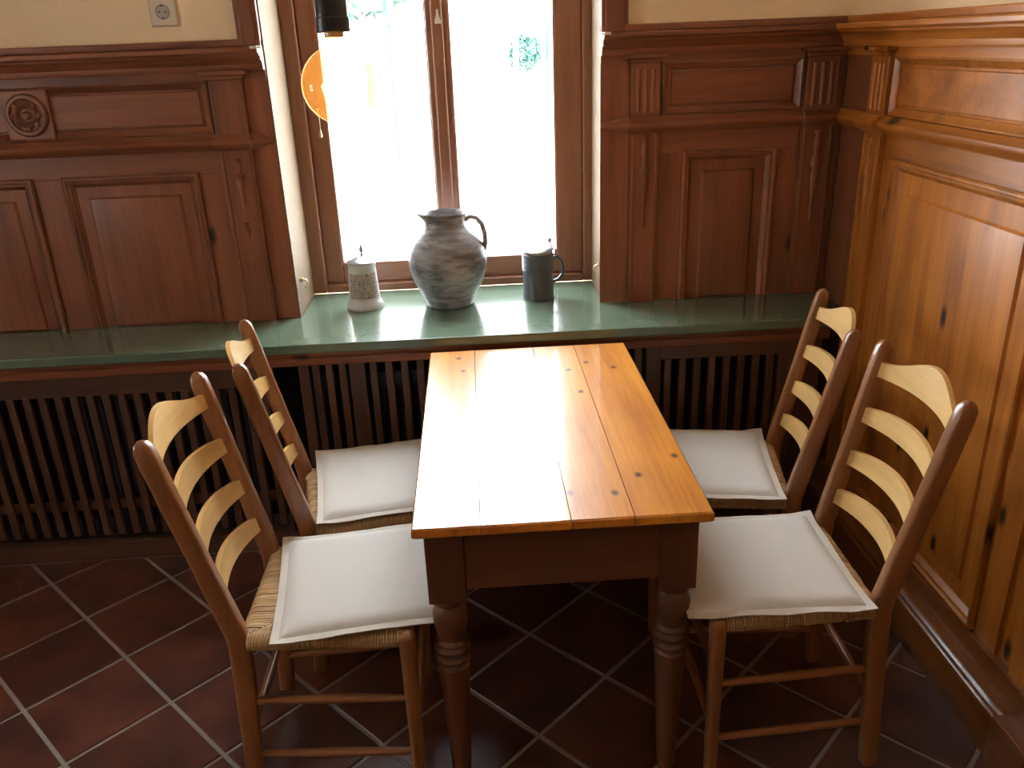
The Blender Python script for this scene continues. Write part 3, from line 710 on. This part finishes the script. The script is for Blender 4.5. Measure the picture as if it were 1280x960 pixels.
def stein_l():
    o = empty('beer_stein', (-.408, 2.955, SILL), .15); tag(o, 'cream beer stein with printed figures and flared foot, pewter lid', 'stein')
    pf = [(.064, 0), (.066, .004), (.065, .014), (.060, .026), (.0565, .032), (.056, .038), (.0545, .05), (.050, .13), (.048, .150), (.049, .154), (.0505, .160), (.049, .164), (.045, .164), (.045, .15), (.04, .02), (.004, .016)]
    MB().lathe(pf, 36).build('stein_body', M_stein, o, smooth=40)
    lid = MB().lathe([(.0505, .1645), (.051, .168), (.047, .172), (.034, .176), (.020, .184), (.008, .188), (.001, .189)], 32).build('lid', M_pewter, o, smooth=50)
    MB().lathe([(.003, .186), (.0055, .192), (.0035, .199), (.0085, .207), (.0075, .214), (.004, .222), (.0015, .232), (.0004, .236)], 14, c=(.004, 0, 0)).build('finial', M_pewter, lid, smooth=60)
    MB().tube([(.012, .048, .145), (.016, .075, .148), (.020, .092, .125), (.020, .093, .095), (.016, .076, .065), (.012, .052, .058)], [(.006, .009)]*6, 10, (1, 0, 0)).build('handle', M_stein, o, smooth=60)
stein_l()
def stein_r():
    o = empty('beer_stein', (.222, 2.960, SILL), .0); tag(o, 'dark grey cylindrical beer stein with ringed body and pewter lid lever', 'stein')
    pf = [(.055, 0), (.0565, .004), (.0565, .012), (.055, .016)]
    for k in range(9): pf += [(.0552, .105+.006*k), (.0566, .108+.006*k)]
    pf = pf[:4]+[(.0555, .06), (.0555, .1)]+pf[4:]+[(.055, .165), (.052, .168), (.050, .16), (.048, .02), (.004, .016)]
    MB().lathe(pf, 36).build('stein_body', M_darkstone, o, smooth=30)
    lid = MB().lathe([(.0535, .1685), (.0545, .172), (.0535, .178), (.046, .183), (.030, .186), (.001, .187)], 32).build('lid', M_pewter, o, smooth=40)
    MB().tube([(.052, 0, .176), (.062, 0, .180), (.066, 0, .172), (.066, 0, .150)], [(.0035, .006)]*4, 10, (0, 1, 0)).build('hinge', M_pewter, lid, smooth=50)
    MB().tube([(.054, 0, .180), (.048, 0, .194), (.045, 0, .204)], [.004, .003, .003], 10, (0, 1, 0)).lathe([(.001, -.009), (.006, -.007), (.009, 0), (.006, .007), (.001, .009)], 14, c=(.044, 0, .211)).build('thumb_lever', M_pewter, lid, smooth=60)
    MB().tube([(.053, 0, .148), (.072, 0, .148), (.088, 0, .134), (.093, 0, .108), (.088, 0, .082), (.074, 0, .066), (.053, 0, .058)], [(.006, .010)]*7, 12, (0, 1, 0)).build('handle', M_darkstone, o, smooth=60)
stein_r()

# ------------------------------------------------------------------ pendant bulb
def bulb():
    x, y, z = -.198, 1.40, 1.598
    o = empty('pendant_bulb', (x, y, z)); tag(o, 'amber glass globe filament bulb hanging from a black socket', 'lamp')
    R = .058; pf = [(.0005, -R)]
    for k in range(1, 22):
        a = -PI/2+PI*k/24; pf.append((R*math.cos(a), R*math.sin(a)))
    pf += [(.0195, .0550), (.0160, .061), (.0145, .068), (.0145, .076)]
    g = MB().lathe(pf, 40, cap0=False, cap1=False).build('glass_globe', M_amber, o, smooth=80)
    MB().lathe([(.0135, .069), (.0150, .071), (.0150, .084), (.006, .084)], 24).build('bulb_cap', M_steel, o, smooth=40)
    MB().lathe([(.0240, .076), (.0255, .078), (.0255, .096), (.0240, .098), (.0240, .138), (.022, .141), (.009, .142), (.008, .158), (.003, .162)], 28).build('socket', M_black, o, smooth=35)
    MB().tube([(0, 0, .160), (0, 0, ZC-z-.03)], .0032, 8, (0, 1, 0)).build('cord', M_black, o, smooth=60)
    MB().lathe([(.006, ZC-z-.045), (.045, ZC-z-.020), (.05, ZC-z)], 28).build('ceiling_rose', M_black, o, smooth=40)
    MB().lathe([(.005, .078), (.005, .03), (.003, .02), (.002, -.02)], 12).build('glass_stem', M_amber, o, smooth=60)
    for k in range(6):
        a = 2*PI*k/6; pts = [(.006*math.cos(a), .006*math.sin(a), .026), (.026*math.cos(a+.3), .026*math.sin(a+.3), .0), (.022*math.cos(a+.6), .022*math.sin(a+.6), -.026), (.004*math.cos(a+.9), .004*math.sin(a+.9), -.022)]
        MB().tube(pts, .0016, 6, (.3, .2, 1)).build('filament', M_fil, o, smooth=60)
bulb()
# pull string with a drop, on the left sash
o = empty('pull_cord', (-.535, WY-.012, 1.385)); tag(o, 'thin hanging pull cord with a small drop on the window frame behind the bulb', 'cord')
MB().tube([(0, 0, .07), (.001, -.002, .03), (0, 0, 0)], .0014, 6, (0, 1, 0)).build('string', M_steel, o, smooth=60)
MB().tube([(0, .012, .07), (0, -.004, .07)], .004, 8, (0, 0, 1)).build('nail', M_steel, o, smooth=60)
MB().lathe([(.001, -.030), (.006, -.026), (.0065, -.018), (.003, -.004), (.001, .002)], 12).build('drop', M_steel, o, smooth=60)

# ------------------------------------------------------------------ outside
struct(MB().box(-70, 70, 3.6, 140, -.7, -.55).build('ground', M_pave))
def foliage(m, c, r, n, s, sq=1.0):
    for i in range(n):
        while True:
            d = Vector((random.uniform(-1, 1), random.uniform(-1, 1), random.uniform(-1, 1)))
            if .35 < d.length < 1: break
        p = Vector(c)+Vector((d.x*r, d.y*r, d.z*r*sq)); a = Vector((random.gauss(0, 1), random.gauss(0, 1), random.gauss(0, 1))).normalized()
        b2 = a.cross(Vector((random.gauss(0, 1), random.gauss(0, 1), random.gauss(0, 1)))).normalized(); q = s*random.uniform(.6, 1.2)
        m.add([p-a*q, p+b2*q*.45, p+a*q, p-b2*q*.45], [(0, 1, 2, 3)])
def tree(x, y, gz, th, r, label, mat, n, s, sq=1.0, cat='tree', name='street_tree'):
    o = empty(name, (x, y, gz)); tag(o, label, cat)
    pts = [(0, 0, -.02), (.03, 0, th*.5), (0, .02, th), (.05, 0, th+r*.6)]
    MB().tube(pts, [.16*r/1.6, .12*r/1.6, .09*r/1.6, .03*r/1.6], 10).build('trunk', M_bark, o, smooth=60)
    for k in range(5):
        a = k*1.3; MB().tube([(0, 0, th*.85), (r*.4*math.cos(a), r*.4*math.sin(a), th+r*.3), (r*.7*math.cos(a), r*.7*math.sin(a), th+r*.8*sq)], [.05*r/1.6, .035*r/1.6, .01], 6).build('branch', M_bark, o, smooth=60)
    m = MB(); foliage(m, (0, 0, th+r*.8*sq), r, n, s, sq); m.build('foliage', mat, o, kind='stuff')
GZ = -.55
tree(-2.75, 26, GZ, 3.35, 1.9, 'broad green street tree behind the teal signpost outside', M_leaf, 2600, .16)
tree(1.47, 22, GZ, 1.55, .42, 'small trimmed green tree by the pole across the street', M_leaf2, 700, .08, 1.1, name='small_tree')
o = empty('street_sign', (-1.46, 18, GZ)); tag(o, 'teal street signpost with stacked boards outside the window', 'sign')
MB().tube([(0, 0, -.02), (0, 0, 3.4)], .055, 12).build('post', M_tealm, o, smooth=60)
for z0, z1, x0, x1 in ((2.86, 3.12, -.56, -.06), (3.16, 3.40, -.56, -.06)):
    bd = MB().box(x0, x1, -.03, .0, z0, z1).build('sign_board', M_tealm, o, bevel=.006)
    MB().box(x0+.05, x1-.05, -.034, -.028, z0+.045, z1-.045).build('board_face', M_signw, bd)
MB().lathe([(.08, 2.58), (.11, 2.60), (.11, 2.80), (.08, 2.82)], 16).build('post_clamp', M_tealm, o, smooth=40)
o = empty('lamp_post', (2.03, 22, GZ)); tag(o, 'slim teal post standing beside the small tree across the street', 'post')
MB().tube([(0, 0, -.02), (0, 0, 4.2)], .045, 12).build('pole', M_tealm, o, smooth=60); MB().lathe([(.10, 0), (.10, .25), (.055, .3)], 16).build('pole_base', M_cab, o, smooth=40)
MB().lathe([(.05, 4.18), (.14, 4.3), (.16, 4.55), (.05, 4.65)], 16).build('lantern', M_signw, o, smooth=40)
o = empty('utility_cabinet', (-1.57, 22.0, GZ)); tag(o, 'small teal-grey utility cabinet on a pedestal behind the signpost', 'cabinet')
MB().box(-.10, .10, -.12, .12, 1.90, 2.10).build('cabinet_body', M_cab, o, bevel=.01); MB().box(-.03, .03, -.03, .03, -.02, 1.9).build('pedestal', M_signw, o, bevel=.005)
o = empty('barrier_arm', (1.22, 21.5, GZ)); tag(o, 'thin horizontal barrier arm on a low post across the street', 'barrier')
MB().box(-.06, .06, -.06, .06, -.02, 2.6).build('barrier_post', M_signw, o, bevel=.006); MB().box(-.50, .06, -.05, -.02, 2.49, 2.54).build('arm', M_bark, o)
